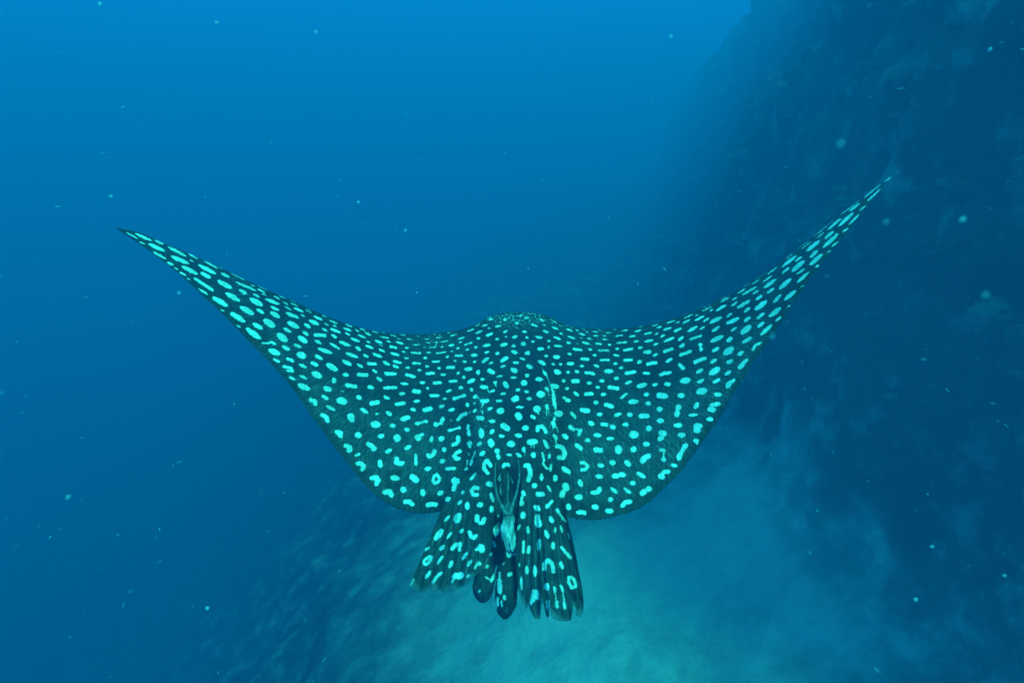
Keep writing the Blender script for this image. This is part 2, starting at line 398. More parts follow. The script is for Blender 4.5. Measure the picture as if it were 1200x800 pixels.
# pigment spots, traced over the skin.  Each row: tile origin, ellipses (ends of the long axis, half width), strokes (radius, points); tenths of a pixel
SPOTS = [
 ((130, 260), [(170,120,325,200,10),(285,135,485,225,18),(510,212,620,262,16),(330,232,405,265,12),(440,255,635,345,24),(495,352,650,438,16),(665,288,885,405,20),(905,370,1020,435,14),(920,445,970,468,9),(700,400,920,492,28),(650,470,740,508,18),(740,535,790,560,10),(825,515,1020,615,28),(800,585,880,625,15),(885,655,930,680,10)], []),
 ((240, 310), [(-5,-40,160,45,14),(-80,0,130,108,26),(-50,90,72,160,26),(-75,280,35,348,15),(165,25,240,55,8),(185,98,295,150,20),(310,102,470,180,9),(145,185,320,278,32),(360,202,605,308,17),(400,290,495,348,25),(530,230,585,255,9),(610,238,735,302,8),(620,285,708,332,14),(665,335,720,360,12),(560,338,645,388,16),(240,328,415,428,32),(85,378,275,488,32),(525,395,680,482,34),(705,400,880,467,22),(800,362,885,410,12),(855,355,950,400,6),(915,435,980,470,11),(1000,445,1095,490,10),(990,415,1060,445,5),(770,490,875,540,20),(935,490,1015,530,14),(1040,503,1160,557,17),(185,525,235,548,12),(410,490,578,585,36),(605,517,698,573,22),(765,552,880,622,30),(945,560,1105,625,24),(1120,583,1175,610,12),(295,560,475,672,34),(685,640,825,730,42),(560,685,685,760,30),(365,708,420,735,13),(965,668,1108,742,34),(920,740,1015,795,24),(1160,690,1245,742,24)], [(20,-110,165,-20,225,90,298)]),
 ((240, 380), [(480,42,660,172,36),(845,108,970,198,44),(755,195,840,235,20),(745,295,885,350,38),(905,255,1000,300,26),(1040,230,1135,272,22),(1085,140,1205,212,34),(1075,340,1190,382,42),(800,405,885,445,20),(950,392,1050,436,24),(1100,465,1200,508,22),(985,612,1065,650,20),(1110,595,1200,640,22)], [(13,675,222,800,215),(20,930,493,1010,510,1030,545,970,545)]),
 ((350, 360), [(80,30,150,62,10),(70,5,165,45,5),(170,98,280,150,18),(270,92,335,118,8),(120,148,238,205,26),(355,150,455,190,13),(300,185,355,212,13),(400,205,445,232,12),(270,245,335,280,16),(368,248,495,300,20),(545,195,632,230,12),(520,240,625,280,16),(660,258,712,288,12),(545,298,602,328,15),(45,282,120,330,22),(380,318,450,360,20),(715,245,785,272,10),(775,293,852,330,16),(860,278,938,302,10),(950,282,1020,300,8),(690,318,790,360,16),(605,360,722,405,20),(950,340,1060,362,12),(1065,320,1145,342,10),(790,390,845,415,14),(890,388,985,420,18),(940,432,985,452,10),(1030,390,1085,412,12),(1145,358,1190,375,9),(1140,400,1220,430,16),(185,385,270,428,22),(355,412,485,492,18),(470,400,610,452,24),(660,460,735,505,22),(778,445,882,482,20),(940,488,1010,525,17),(1060,450,1158,482,17),(218,480,402,540,26),(190,558,282,612,26),(550,535,700,588,24),(755,548,820,588,19),(865,540,982,585,22),(1070,530,1185,568,18),(320,660,460,740,38),(140,640,235,690,26),(508,620,620,678,27),(682,660,758,705,20),(985,630,1070,680,20),(1100,622,1200,660,18),(1100,678,1172,710,18),(860,730,925,770,20)], [(24,190,325,308,328),(21,815,658,900,664)]),
 ((340, 430), [(250,60,375,122,40),(612,88,692,90,27),(505,118,520,190,32),(1010,118,1082,165,23),(385,240,490,270,34),(900,225,982,242,26),(85,200,235,262,36),(365,330,455,380,24),(540,380,672,412,46),(770,340,842,370,30),(1090,335,1168,375,22),(420,450,532,508,24),(820,480,918,542,26),(995,545,1042,547,17),(1120,520,1195,565,28),(940,668,1065,674,44),(590,284,635,286,9),(1162,684,1238,686,28)], [(26,800,85,850,95,900,92),(22,1120,72,1230,80),(26,665,212,765,228),(22,1110,243,1240,238),(28,240,385,290,400,300,432),(30,950,425,1025,410),(30,375,562,425,585,438,625),(44,708,580,712,578),(32,718,600,725,620)]),
 ((380, 500), [(360,75,440,115,38),(625,115,708,100,30),(940,25,1002,42,26),(710,305,795,258,28),(935,270,1018,215,28),(355,340,432,312,20),(770,590,885,605,36),(895,715,960,755,38)], [(30,145,62,190,65,190,105),(46,853,128,856,130),(38,1095,120,1100,130),(24,1110,110,1150,90),(28,250,220,295,230,310,265,285,278),(30,515,200,560,225,590,255,575,262),(28,390,430,430,425,465,455,445,498),(32,652,410,658,448),(30,850,375,840,415,880,432,915,422),(22,1072,330,1075,440),(30,555,600,610,590,635,620,610,668),(40,1035,588,1075,620)]),
 ((440, 540), [(570,100,655,80,30),(722,392,798,352,30),(812,462,882,430,30),(1002,385,1040,348,22),(965,512,1012,450,22),(1078,475,1076,570,34)], [(24,835,88,925,85),(22,715,155,750,195,740,240,695,262,672,225,690,175,715,155),(34,115,365,165,355,185,395),(34,550,355,560,380),(30,350,475,400,475,430,505),(30,612,515,650,505,705,510),(44,930,232,948,236),(30,935,260,918,330),(20,1118,210,1170,150)]),
 ((455, 380), [(20,118,92,140,9),(130,115,202,130,8),(95,158,142,172,8),(200,165,290,182,9),(-20,190,35,212,11),(90,202,185,230,14),(290,242,375,236,11),(330,132,390,146,6),(400,178,475,170,8),(465,132,495,145,6),(500,118,575,112,5),(550,158,630,150,9),(445,215,490,215,8),(500,196,530,192,7),(545,210,585,210,12),(608,208,710,190,11),(590,124,628,122,6),(675,105,750,95,7),(720,138,810,115,11),(395,267,445,267,9),(608,275,650,252,13),(700,252,775,238,18),(190,272,250,276,12),(12,262,105,272,17),(815,175,905,145,14),(920,82,1005,52,13),(1015,112,1110,68,15),(1090,22,1170,2,9),(1160,48,1200,42,8),(1138,140,1230,100,20),(1035,168,1080,160,18),(825,215,872,205,12),(795,290,838,268,15),(1005,272,1050,258,18),(1100,255,1200,235,22),(905,300,952,290,16),(160,318,205,326,14),(445,328,500,325,14),(728,318,765,312,13),(22,335,132,358,17),(965,362,1050,358,24),(1125,335,1190,318,16),(670,390,715,372,18),(410,388,460,396,19),(185,395,243,396,16),(50,430,160,452,19),(762,428,802,426,14),(865,438,925,434,18),(990,445,1038,430,16),(1095,450,1180,385,24),(48,490,118,494,17),(195,505,258,505,18),(340,535,392,536,19),(428,490,478,492,18),(572,518,618,505,18),(798,580,842,555,20),(612,587,680,588,20),(865,635,905,605,20),(1055,530,1055,592,27),(925,685,1020,640,28),(1080,640,1135,642,22),(140,690,240,697,19),(365,680,435,680,22),(820,752,880,730,22),(440,748,482,748,20),(950,765,1002,765,26),(1070,730,1175,735,28)], [(9,485,272,555,265,558,238),(12,900,240,985,208),(14,275,330,320,333,375,335),(12,565,338,625,332,675,320),(17,790,367,860,365),(18,290,452,370,456),(15,520,438,595,434),(22,695,503,765,500),(24,910,525,965,520),(21,455,573,530,572),(22,-20,578,55,580),(21,215,590,305,612),(23,540,687,605,682),(21,725,665,790,667)]),
 ((450, 440), [(172,212,252,208,23),(342,305,425,292,22),(720,190,800,168,20),(308,388,378,408,24),(185,515,310,482,34),(688,270,735,268,18),(640,370,710,350,24),(748,412,835,388,24),(978,310,978,372,24),(238,632,300,634,28),(545,785,568,705,26),(635,745,710,730,34),(1045,265,1095,225,24),(1095,262,1115,262,12),(1050,335,1075,310,12),(1040,430,1085,390,20),(1005,415,1000,450,8),(779,522,797,522,9)], [(28,350,182,410,188),(24,145,335,235,322),(22,548,233,630,232),(19,815,270,945,232),(25,820,268,840,264),(25,930,235,940,233),(30,475,402,545,385),(17,385,565,495,532),(25,385,562,400,558),(23,490,535,495,533),(32,605,568,612,572),(26,670,555,690,505),(16,620,570,665,560),(15,765,640,880,612),(22,765,640,790,635),(20,875,612,885,610),(24,868,512,915,460,960,448),(20,985,580,985,620,1000,690),(25,992,660,996,690)]),
 ((480, 490), [(405,330,407,402,28),(350,515,420,485,28),(788,320,845,275,24),(690,405,702,440,10),(820,440,885,380,28),(838,110,845,238,38),(940,180,995,130,26)], [(27,568,222,572,268,545,295,510,310),(28,215,430,240,450,275,425,295,385),(25,590,380,550,405,520,445,545,475,575,470),(28,695,295,710,290),(18,700,320,708,335),(9,765,395,735,470,715,545),(20,715,540,728,500),(14,765,390,755,415),(10,675,490,668,560),(19,655,598,670,590)]),
 ((540, 360), [(300,125,350,105,8),(325,145,385,130,18),(240,225,320,200,12),(312,245,350,238,8),(170,225,235,185,8),(400,228,482,212,16),(490,150,550,135,20),(630,190,690,182,18),(740,128,800,122,18),(815,200,905,220,16),(920,138,980,162,18),(645,245,685,243,8),(490,295,552,275,18),(715,285,780,285,18),(960,272,1030,298,20),(960,205,1000,215,10),(1050,180,1080,186,9),(1050,140,1125,185,8),(1060,228,1150,260,15),(1150,212,1200,225,8),(1150,300,1200,318,12),(505,355,548,345,13),(600,355,668,335,22),(752,352,800,355,16),(868,345,962,358,20),(1082,345,1175,375,18),(400,375,452,372,16),(822,398,872,402,16),(1008,395,1056,396,16),(455,450,552,425,24),(590,455,650,450,20),(702,418,766,438,28),(1090,450,1195,458,18),(1012,460,1052,475,16),(890,487,980,485,24),(272,535,342,515,17),(400,548,455,530,22),(590,515,668,535,26),(748,540,815,535,26),(972,568,1028,572,18),(1078,580,1168,580,26),(465,640,560,575,28),(688,595,760,612,16),(330,665,382,642,17),(610,648,682,650,20),(905,622,998,675,28),(1062,662,1108,668,19),(1150,665,1190,667,19),(765,675,848,715,30),(460,700,528,680,18),(1085,745,1178,770,32),(510,85,565,80,8),(575,98,610,95,7),(670,105,720,92,14),(705,75,760,72,6),(580,60,640,58,4),(740,55,830,70,4),(880,70,945,95,5)], [(30,610,730,640,745),(28,335,740,375,762)]),
 ((550, 430), [(278,183,328,182,24),(320,118,402,98,15),(475,122,560,122,16),(648,95,704,96,26),(770,140,865,145,28),(862,45,912,105,22),(1132,60,1183,60,22),(1078,160,1130,162,22),(1118,250,1172,250,22),(600,182,682,188,38),(640,282,702,295,20),(540,265,600,268,24),(240,295,300,265,18),(360,318,432,305,20),(305,395,390,395,20),(670,370,738,370,22),(545,468,640,470,20),(318,525,412,500,40),(210,500,275,470,22),(155,505,150,555,12),(228,632,312,634,26),(710,560,780,605,22),(612,715,702,712,34),(945,215,1052,235,32),(890,230,925,275,24),(785,315,890,322,44),(905,430,912,500,26),(745,490,845,490,44)], [(8,312,205,315,235),(6,855,10,880,60),(6,905,100,940,180,955,230),(30,415,190,440,225),(8,215,240,225,300,245,290),(40,528,378,545,368),(26,145,395,180,400,215,390),(12,180,400,140,470),(28,100,595,155,600),(42,572,565,582,585),(38,395,685,445,715),(26,800,740,800,705,850,690,880,720,900,765),(24,985,330,1000,440),(18,970,250,985,300,1010,480),(40,1030,545,1060,545),(8,920,270,935,330),(8,905,500,905,570),(8,925,500,930,550),(10,800,530,815,555),(26,975,650,1000,690),(20,1000,600,985,640),(8,980,700,985,735),(8,1020,700,1040,760),(20,1105,355,1160,395),(26,1150,385,1165,390)]),
 ((550, 500), [(342,105,415,110,24),(528,95,618,105,30),(438,200,540,200,42),(670,180,805,170,42),(635,230,640,300,28),(718,328,784,328,36),(428,325,500,328,20),(545,310,612,352,24),(870,145,925,260,26),(940,308,938,375,22),(960,425,948,525,20),(1085,85,1162,140,30),(1075,470,1190,540,34),(845,545,848,632,26),(1008,555,1005,645,32),(730,690,800,685,34),(910,682,962,760,20)], [(40,250,175,260,200),(16,255,215,258,232),(8,720,215,725,240),(8,755,210,758,240),(6,650,300,652,340),(32,320,280,330,285),(28,335,340,345,360),(16,855,305,875,380,865,430,910,490),(30,1030,225,1090,240,1120,310,1100,360,1050,360),(26,1000,105,1015,130),(10,1015,140,1015,190),(26,215,540,172,490,172,430,210,390,250,455),(24,400,460,415,435,455,440,460,450),(30,655,455,690,450,712,520,715,560,690,620),(42,1125,690,1135,715),(36,1095,770,1085,800),(34,225,665,245,675)]),
 ((540, 550), [(188,420,265,405,34),(358,420,360,505,32),(350,265,385,385,28),(728,485,728,582,36),(850,425,938,470,34),(1040,545,1080,625,32),(665,705,700,640,20),(785,658,788,750,24),(1105,672,1108,745,18),(1165,650,1190,740,18),(440,515,440,575,12)], [(26,200,215,160,208,125,245,145,295,190,295),(28,730,270,735,290),(18,720,320,715,350),(32,712,385,712,400),(34,905,287,955,287),(20,1018,425,1070,370),(28,1012,430,1020,420),(34,895,550,900,600),(44,905,610,915,640),(24,1130,470,1140,490),(10,1150,510,1200,590)]),
 ((470, 590), [(500,208,570,138,22),(690,105,640,228,46),(390,430,490,292,38),(535,408,598,325,20),(685,340,735,290,24),(275,555,335,500,16),(450,550,508,478,26),(420,705,495,602,22),(560,755,605,660,28),(712,660,778,562,22),(775,735,830,655,24),(1035,610,1070,570,18)], [(26,800,330,825,385,855,400,875,375),(32,890,150,890,190),(28,925,225,960,220,975,175),(28,600,525,640,480,690,470),(22,690,490,682,540),(44,935,510,945,535),(22,885,535,895,530),(20,270,700,265,670,320,620,355,620,345,665,300,710,270,700),(18,865,750,890,710,920,690),(24,915,690,925,705),(24,1085,450,1100,490)]),
 ((470, 650), [(280,280,350,180,24),(765,265,810,225,20),(985,150,1030,120,22),(905,450,930,400,14)], [(22,375,320,415,255,470,210),(30,620,260,640,230),(40,680,250,700,235),(16,595,320,610,290),(14,110,350,150,280),(12,990,255,1040,290),(24,1060,300,1090,240),(14,1090,240,1115,130),(8,835,290,825,400,850,490,880,540)]),
 ((570, 600), [(190,620,215,575,12),(685,205,730,310,28),(615,310,615,455,28),(780,340,780,440,28),(860,570,900,670,26),(475,625,475,725,26),(568,620,570,760,26),(385,590,385,640,14)], [(34,260,480,265,500),(20,300,495,340,490),(26,265,730,285,720),(12,955,240,975,310),(20,435,340,435,470),(24,500,410,490,470),(22,880,410,985,530),(28,680,660,680,600,725,560,770,600,785,690),(12,860,20,930,105)]),
 ((570, 660), [(410,145,415,315,20),(705,220,712,320,34)], [(34,560,330,545,420),(26,590,330,595,400),(18,530,430,525,470),(20,800,280,805,330),(10,805,330,820,430),(22,825,450,832,510),(20,875,260,895,310),(10,895,310,910,430),(18,910,450,920,520),(22,965,160,965,220,1000,285,1050,260,1030,190,990,155,965,160),(14,705,430,720,540),(10,735,430,735,520),(10,1035,460,1040,570),(30,150,200,160,330),(16,155,110,155,180),(20,210,380,215,410),(18,135,400,130,490),(14,175,440,180,490),(6,225,555,250,530)]),
 ((645, 370), [(165,105,260,135,8),(180,148,270,185,13),(290,160,335,175,10),(350,152,420,165,8),(415,185,448,198,9),(330,205,418,228,13),(490,182,562,190,9),(530,155,600,162,5),(590,175,615,180,7),(650,200,730,192,10),(715,162,785,155,7),(198,235,290,268,16),(340,255,370,262,10),(430,262,488,275,13),(500,233,568,236,11),(612,234,660,236,9),(600,275,685,278,12),(748,238,850,228,12),(832,180,918,165,10),(925,145,950,145,5),(1020,130,1100,115,7),(980,185,1078,165,13),(1100,215,1195,192,16),(190,308,242,322,18),(300,325,330,332,11),(370,308,462,330,18),(525,318,608,335,16),(668,340,715,340,16),(920,245,1005,235,16),(970,310,1038,288,17),(1100,305,1210,280,19),(440,390,495,393,17),(755,388,808,382,17),(1022,380,1080,365,19),(1085,428,1190,418,26),(198,440,258,452,19),(490,452,543,465,17),(738,562,790,555,20),(1015,555,1070,528,24),(190,558,282,558,26),(340,585,397,588,20),(508,575,572,595,20),(800,612,855,602,20),(285,645,338,660,23),(625,648,740,650,27),(1082,672,1168,675,20),(740,735,805,730,23)], [(13,780,318,895,308),(17,272,388,360,398),(15,572,406,680,405),(19,868,402,955,385),(21,368,502,440,507),(15,748,455,800,470),(17,590,516,685,516),(20,870,522,950,515),(24,1140,565,1210,550),(23,420,668,465,668,505,680),(23,890,672,985,655)]),
 ((645, 440), [(423,86,494,86,22),(572,62,637,62,24),(868,98,962,62,22),(1008,135,1137,95,32),(272,185,336,240,22),(590,220,653,220,25),(528,132,585,138,20),(1088,225,1160,215,24),(500,315,570,315,26),(908,310,1035,300,32),(1110,325,1180,325,28),(542,450,612,455,28),(742,470,835,440,26),(893,458,967,458,30),(438,545,518,570,30),(847,572,920,570,28),(1112,620,1190,615,36),(920,685,1035,695,48),(502,695,605,702,28),(655,738,748,735,26),(400,755,470,755,28)], [(28,270,65,320,64),(26,415,215,485,212),(25,690,135,790,150),(19,830,260,885,215),(28,650,340,720,362),(30,370,402,440,412),(20,248,435,290,490),(30,1060,472,1135,472),(24,605,570,660,575),(30,720,595,738,605),(26,230,600,265,630),(12,270,628,320,625),(28,350,640,335,680)]),
 ((645, 510), [(795,110,800,222,46),(938,165,1013,162,38),(1082,100,1165,102,34),(550,350,630,350,32),(688,310,765,325,32),(868,295,945,360,34),(520,475,622,485,30),(1005,430,1118,495,28),(928,555,1002,560,30),(702,610,785,678,26),(852,612,948,680,24),(282,725,382,720,38),(670,750,740,750,32)], [(28,308,115,360,155),(34,530,165,588,175),(38,1080,295,1100,270),(34,1110,255,1150,240),(22,360,320,400,320,440,360,410,400,365,405),(34,750,475,775,475),(32,825,455,855,462),(30,345,540,358,575),(28,495,670,560,660),(34,575,630,575,640),(36,1075,675,1100,660),(36,1145,625,1160,625)]),
 ((650, 560), [(430,325,520,350,34)], [(32,163,325,165,345),(30,795,320,830,280,885,275),(28,275,400,320,395,350,408),(32,620,380,660,385),(12,60,410,130,510)]),
 ((740, 340), [(230,425,320,395,9),(290,445,360,422,13),(412,388,510,352,10),(365,470,470,435,17),(268,525,318,502,14),(332,555,400,515,16),(508,390,562,365,12),(490,488,592,442,19),(598,388,690,342,14),(615,328,718,282,11),(740,302,780,282,9),(738,360,855,298,17),(655,485,775,422,22),(795,462,860,425,15),(842,368,915,322,17),(828,248,935,192,10),(912,248,970,212,10),(985,243,1120,168,18),(1042,140,1148,82,11),(1045,110,1145,55,4),(818,212,925,165,4),(580,303,650,275,4),(915,385,1060,312,27),(1112,318,1180,265,18),(375,605,500,552,20),(545,590,612,542,20),(940,488,1035,422,22),(920,605,1080,530,30),(255,650,315,620,18),(560,670,625,630,25),(940,720,1030,670,26),(1108,608,1190,548,28),(1110,395,1265,322,28),(250,770,308,745,20),(1075,750,1200,672,42)], [(17,690,575,815,530),(22,385,718,475,685),(22,575,758,690,715),(22,800,635,815,640),(22,815,700,820,690),(15,805,640,815,690)]),
 ((740, 410), [(65,160,122,120,20),(398,145,480,98,23),(918,155,1000,108,25),(1110,158,1190,115,28),(130,272,217,274,21),(758,270,838,222,25),(908,285,1040,208,40),(1092,295,1168,240,25),(243,408,310,400,24),(380,400,462,400,28),(565,370,695,345,38),(765,385,850,345,24),(950,385,1042,335,24),(540,532,628,532,36),(755,495,890,470,42),(962,515,1068,525,28),(288,692,370,692,32),(740,692,780,608,32),(662,765,780,755,22)], [(22,190,165,285,150),(25,745,140,860,95),(24,565,175,610,215),(22,340,290,380,272,455,265),(32,1130,420,1150,390),(24,1140,390,1200,355),(36,325,530,395,540),(34,545,675,555,665),(34,530,755,540,740),(24,545,680,530,745),(26,940,645,1020,630),(34,920,690,960,700)]),
 ((730, 480), [(392,128,485,128,32),(592,180,697,182,32),(640,295,738,295,34),(975,108,1062,110,28),(560,635,638,665,26)], [(38,450,270,480,280),(34,435,335,450,330),(38,860,190,895,190),(34,855,240,880,245),(26,845,360,870,365),(16,860,380,870,395),(34,725,425,735,420),(28,730,430,650,550),(34,655,555,660,560),(26,450,470,480,475),(14,480,490,475,550),(32,472,580,478,580),(34,440,775,460,785),(28,470,740,500,720,530,725)]),
 ((830, 310), [(278,415,342,380,12),(265,490,345,432,16),(342,338,440,278,11),(395,355,570,258,18),(520,348,592,300,16),(335,512,495,415,24),(415,558,495,502,20),(550,418,635,355,20),(545,535,690,420,32),(510,230,600,175,9),(560,165,690,85,4),(635,208,752,125,12),(690,118,815,22,10),(390,272,490,212,4),(648,275,800,165,24),(690,340,775,272,20),(825,292,970,162,28),(862,105,955,30,18),(762,445,855,348,24),(890,415,1030,302,28),(1040,212,1180,85,22),(1035,115,1130,48,16),(1080,265,1125,240,11),(920,500,962,475,12),(712,612,850,502,32),(565,638,660,562,22),(785,660,858,612,18),(415,670,495,608,24),(572,738,655,672,24),(260,782,335,735,18),(865,25,915,-5,14)], []),
 ((820, 380), [(478,112,605,12,38),(708,130,850,0,26),(500,215,612,150,25),(445,360,515,318,28)], [(22,625,290,640,260),(18,650,245,715,215),(30,470,500,500,480),(22,500,460,550,415)]),
 ((900, 250), [(275,685,430,550,30),(160,630,340,490,22),(315,565,400,505,18),(190,540,305,455,5),(215,540,280,490,5),(360,408,480,315,6),(390,418,500,335,9),(450,445,605,315,26),(490,520,585,430,24),(485,610,640,475,28),(550,635,600,602,14),(540,270,770,75,7),(572,288,655,220,11),(700,192,855,60,18),(662,298,770,208,22),(645,402,825,235,26),(745,388,820,335,13),(690,460,740,430,9),(820,158,1005,-15,22),(945,135,1070,10,16),(868,220,940,175,14)], []),
 ((950, 190), [(860,232,945,175,13),(625,418,820,258,12),(660,462,820,312,14),(350,615,580,440,10),(450,580,575,480,16),(570,572,650,505,14)], []),
]

def spot_shapes():
    out = []
    for (ox, oy), es, ps in SPOTS:
        for x1, y1, x2, y2, w in es:
            out.append(('e', ox + x1 / 10, oy + y1 / 10, ox + x2 / 10, oy + y2 / 10, w / 10))
        for p in ps:
            pts = [(ox + p[k] / 10, oy + p[k + 1] / 10) for k in range(1, len(p), 2)]
            out.append(('p', p[0] / 10, pts))
    return out
SHAPES = spot_shapes()

def spot_distance(x, y):
    """signed distance (px, negative inside) from each point of the skin to the nearest pigment spot"""
    x, y = x.ravel(), y.ravel()
    D = np.full(x.shape, 6.0)
    order = np.argsort(x, kind='stable'); xs = x[order]
    for s in SHAPES:
        if s[0] == 'e':
            _, x1, y1, x2, y2, w = s
            x_lo, x_hi, y_lo, y_hi = min(x1, x2), max(x1, x2), min(y1, y2), max(y1, y2); m = w + 5
        else:
            _, w, pts = s
            a = np.array(pts); x_lo, x_hi, y_lo, y_hi = a[:, 0].min(), a[:, 0].max(), a[:, 1].min(), a[:, 1].max(); m = w + 5
        i0, i1 = np.searchsorted(xs, [x_lo - m, x_hi + m])
        idx = order[i0:i1]
        idx = idx[(y[idx] > y_lo - m) & (y[idx] < y_hi + m)]
        if not len(idx): continue
        qx, qy = x[idx], y[idx]
        if s[0] == 'e':
            cx, cy = (x1 + x2) / 2, (y1 + y2) / 2
            L = math.hypot(x2 - x1, y2 - y1) / 2 + 0.15; w = max(w, 0.55)
            if L < 1e-6: L = w
            ux, uy = (x2 - x1) / (2 * L), (y2 - y1) / (2 * L)
            n_ = math.hypot(ux, uy) or 1; ux, uy = (ux / n_, uy / n_) if n_ > 1e-6 else (1, 0)
            a_ = (qx - cx) * ux + (qy - cy) * uy; b_ = -(qx - cx) * uy + (qy - cy) * ux
            k = np.sqrt((a_ / L) ** 2 + (b_ / w) ** 2) + 1e-9
            g = np.sqrt((a_ / L ** 2) ** 2 + (b_ / w ** 2) ** 2) / k + 1e-9
            d = np.clip((k - 1) / g, -min(L, w), 50)
        else:
            d = np.full(len(idx), 50.0)
            P_ = pts if len(pts) > 1 else pts * 2
            for (ax, ay), (bx, by) in zip(P_[:-1], P_[1:]):
                vx, vy = bx - ax, by - ay; q = vx * vx + vy * vy + 1e-9
                tt = np.clip(((qx - ax) * vx + (qy - ay) * vy) / q, 0, 1)
                d = np.minimum(d, np.hypot(qx - ax - tt * vx, qy - ay - tt * vy) - w)
        # neighbouring spots that touch flow into one another a little
        o_ = D[idx]; kk = 0.5
        h_ = np.clip(0.5 + 0.5 * (o_ - d) / kk, 0, 1)
        D[idx] = o_ * (1 - h_) + d * h_ - kk * h_ * (1 - h_)
    return D

def flow_coords(x, y):
    dx, dy = x - 600.0, y - 330.0
    return np.stack([np.arctan2(dx, dy) * 330.0, np.hypot(dx, dy)], -1)

def gauss1(v, s):
    n = int(4 * s) + 1; k = np.exp(-0.5 * (np.arange(-n, n + 1) / s) ** 2); k /= k.sum()
    return np.convolve(np.pad(v, n, mode='reflect', reflect_type='odd'), k, 'valid')

NX, NV = 760, 190
# columns crowd a little towards the tips
xc = np.linspace(134.5, 1055.5, NX)
le = np.interp(xc, LE[:, 0], LE[:, 1]); te = np.interp(xc, TE[:, 0], TE[:, 1])
le_s, te_s = gauss1(le, 3), gauss1(te, 2.2)
e_w = smooth01(0, 22, np.minimum(xc - xc[0], xc[-1] - xc))
le = le * (1 - e_w) + le_s * e_w; te = te * (1 - e_w) + te_s * e_w
arc = np.r_[0, np.cumsum(np.hypot(np.diff(xc), np.diff(te)))]
nib = (np.abs(np.sin(arc * 0.46 + 1.5 * np.sin(arc * .05))) ** 0.7 - .55) * 1.5 * smooth01(25, 130, te - le) * (1 - smooth01(500, 530, xc) * (1 - smooth01(655, 672, xc)))
te = np.maximum(te + nib, le + 0.05)

def disc_depth(x, y, le_, te_):
    tt = np.clip((y - le_) / np.maximum(te_ - le_, 0.3), 0, 1)
    s = np.sqrt(((x - 600.0) / 457.0) ** 2 + 0.0025)
    dl = np.interp(s, [0, .05, .15, .4, .7, 1.0], [2.20, 2.20, 2.10, 1.99, 1.88, 1.80])
    dt = np.interp(s, [0, .05, .15, .4, .7, 1.0], [1.40, 1.40, 1.43, 1.50, 1.65, 1.80])
    a = 1 - tt
    d = dt + (dl - dt) * (0.50 * a + 0.50 * a * a)
    dx = x - 600.0
    # the trunk stands proud of the wing roots and narrows to the tail, with a fold along each side
    wid = np.interp(y, [365, 420, 480, 540, 600], [62, 66, 52, 47, 44])
    q = np.abs(dx) / wid
    d = d - 0.075 * np.exp(-q ** 3.2) * smooth01(372, 470, y) * (0.25 + 0.75 * smooth01(618, 540, y))
    d = d + 0.030 * np.exp(-((q - 1.22) / 0.20) ** 2) * smooth01(430, 530, y)
    d = d - 0.012 * np.exp(-(dx / 9.0) ** 2) * smooth01(400, 470, y) * smooth01(560, 520, y)
    # flesh billows a little along the wings
    d = d + 0.010 * np.sin(x * 0.021 + 0.5) * np.sin(y * 0.03 + x * 0.008) * smooth01(0.1, 0.4, s)
    # hollow behind the dorsal fin
    d = d + 0.022 * np.exp(-((x - 594.5) / 9.5) ** 4 - ((y - 566) / 19.0) ** 4)
    return d

vv = np.linspace(0, 1, NV)
Xg = np.repeat(xc[:, None], NV, 1)
Yg = le[:, None] + (te - le)[:, None] * vv[None]
Lg, Tg = np.repeat(le[:, None], NV, 1), np.repeat(te[:, None], NV, 1)
Dg = disc_depth(Xg, Yg, Lg, Tg)
# smooth depth across the columns (outline data is piecewise)
n = 9; kk = np.exp(-np.linspace(-2, 2, 2 * n + 1) ** 2); kk /= kk.sum()
Dp = np.pad(Dg, ((n, n), (0, 0)), mode='reflect', reflect_type='odd')
Dg = sum(kk[i] * Dp[i:i + NX] for i in range(2 * n + 1))
top = from_px(Xg, Yg, Dg)
sg = np.sqrt(((Xg - 600) / 457.0) ** 2)
thick = np.interp(sg, [0, .1, .2, .5, .8, 1], [.17, .15, .085, .050, .020, .003]) * (6.75 * vv * (1 - vv) ** 2)[None] ** 0.9
down = cam_vec(0, -0.90, 0.43)
head = np.exp(-((Xg - 605) / 62.0) ** 4)
bulge = smooth01(0, 0.10, vv)[None] * smooth01(0.55, 0.12, vv)[None]
snout = cam_vec(0, -0.42, 0.90)
bot = top + thick[..., None] * down + (head * bulge * 0.30)[..., None] * snout
co = np.concatenate([top.reshape(-1, 3), bot[1:-1, 1:-1].reshape(-1, 3)])
idt = np.arange(NX * NV).reshape(NX, NV)
idb = idt.copy(); idb[1:-1, 1:-1] = NX * NV + np.arange((NX - 2) * (NV - 2)).reshape(NX - 2, NV - 2)
def qf(ids, flip):
    f = np.stack([ids[:-1, :-1], ids[:-1, 1:], ids[1:, 1:], ids[1:, :-1]], -1).reshape(-1, 4)
    return f[:, ::-1] if flip else f
faces = np.concatenate([qf(idt, False), qf(idb, True)])

ray = bpy.data.objects.new('eagle_ray', None)
sc.collection.objects.link(ray)
root = from_px(600, 520, 1.65)
ray.location = root
ray['label'] = 'spotted eagle ray swimming away with both wings swept upward'
ray['category'] = 'eagle ray'
ray.empty_display_size = 0.2

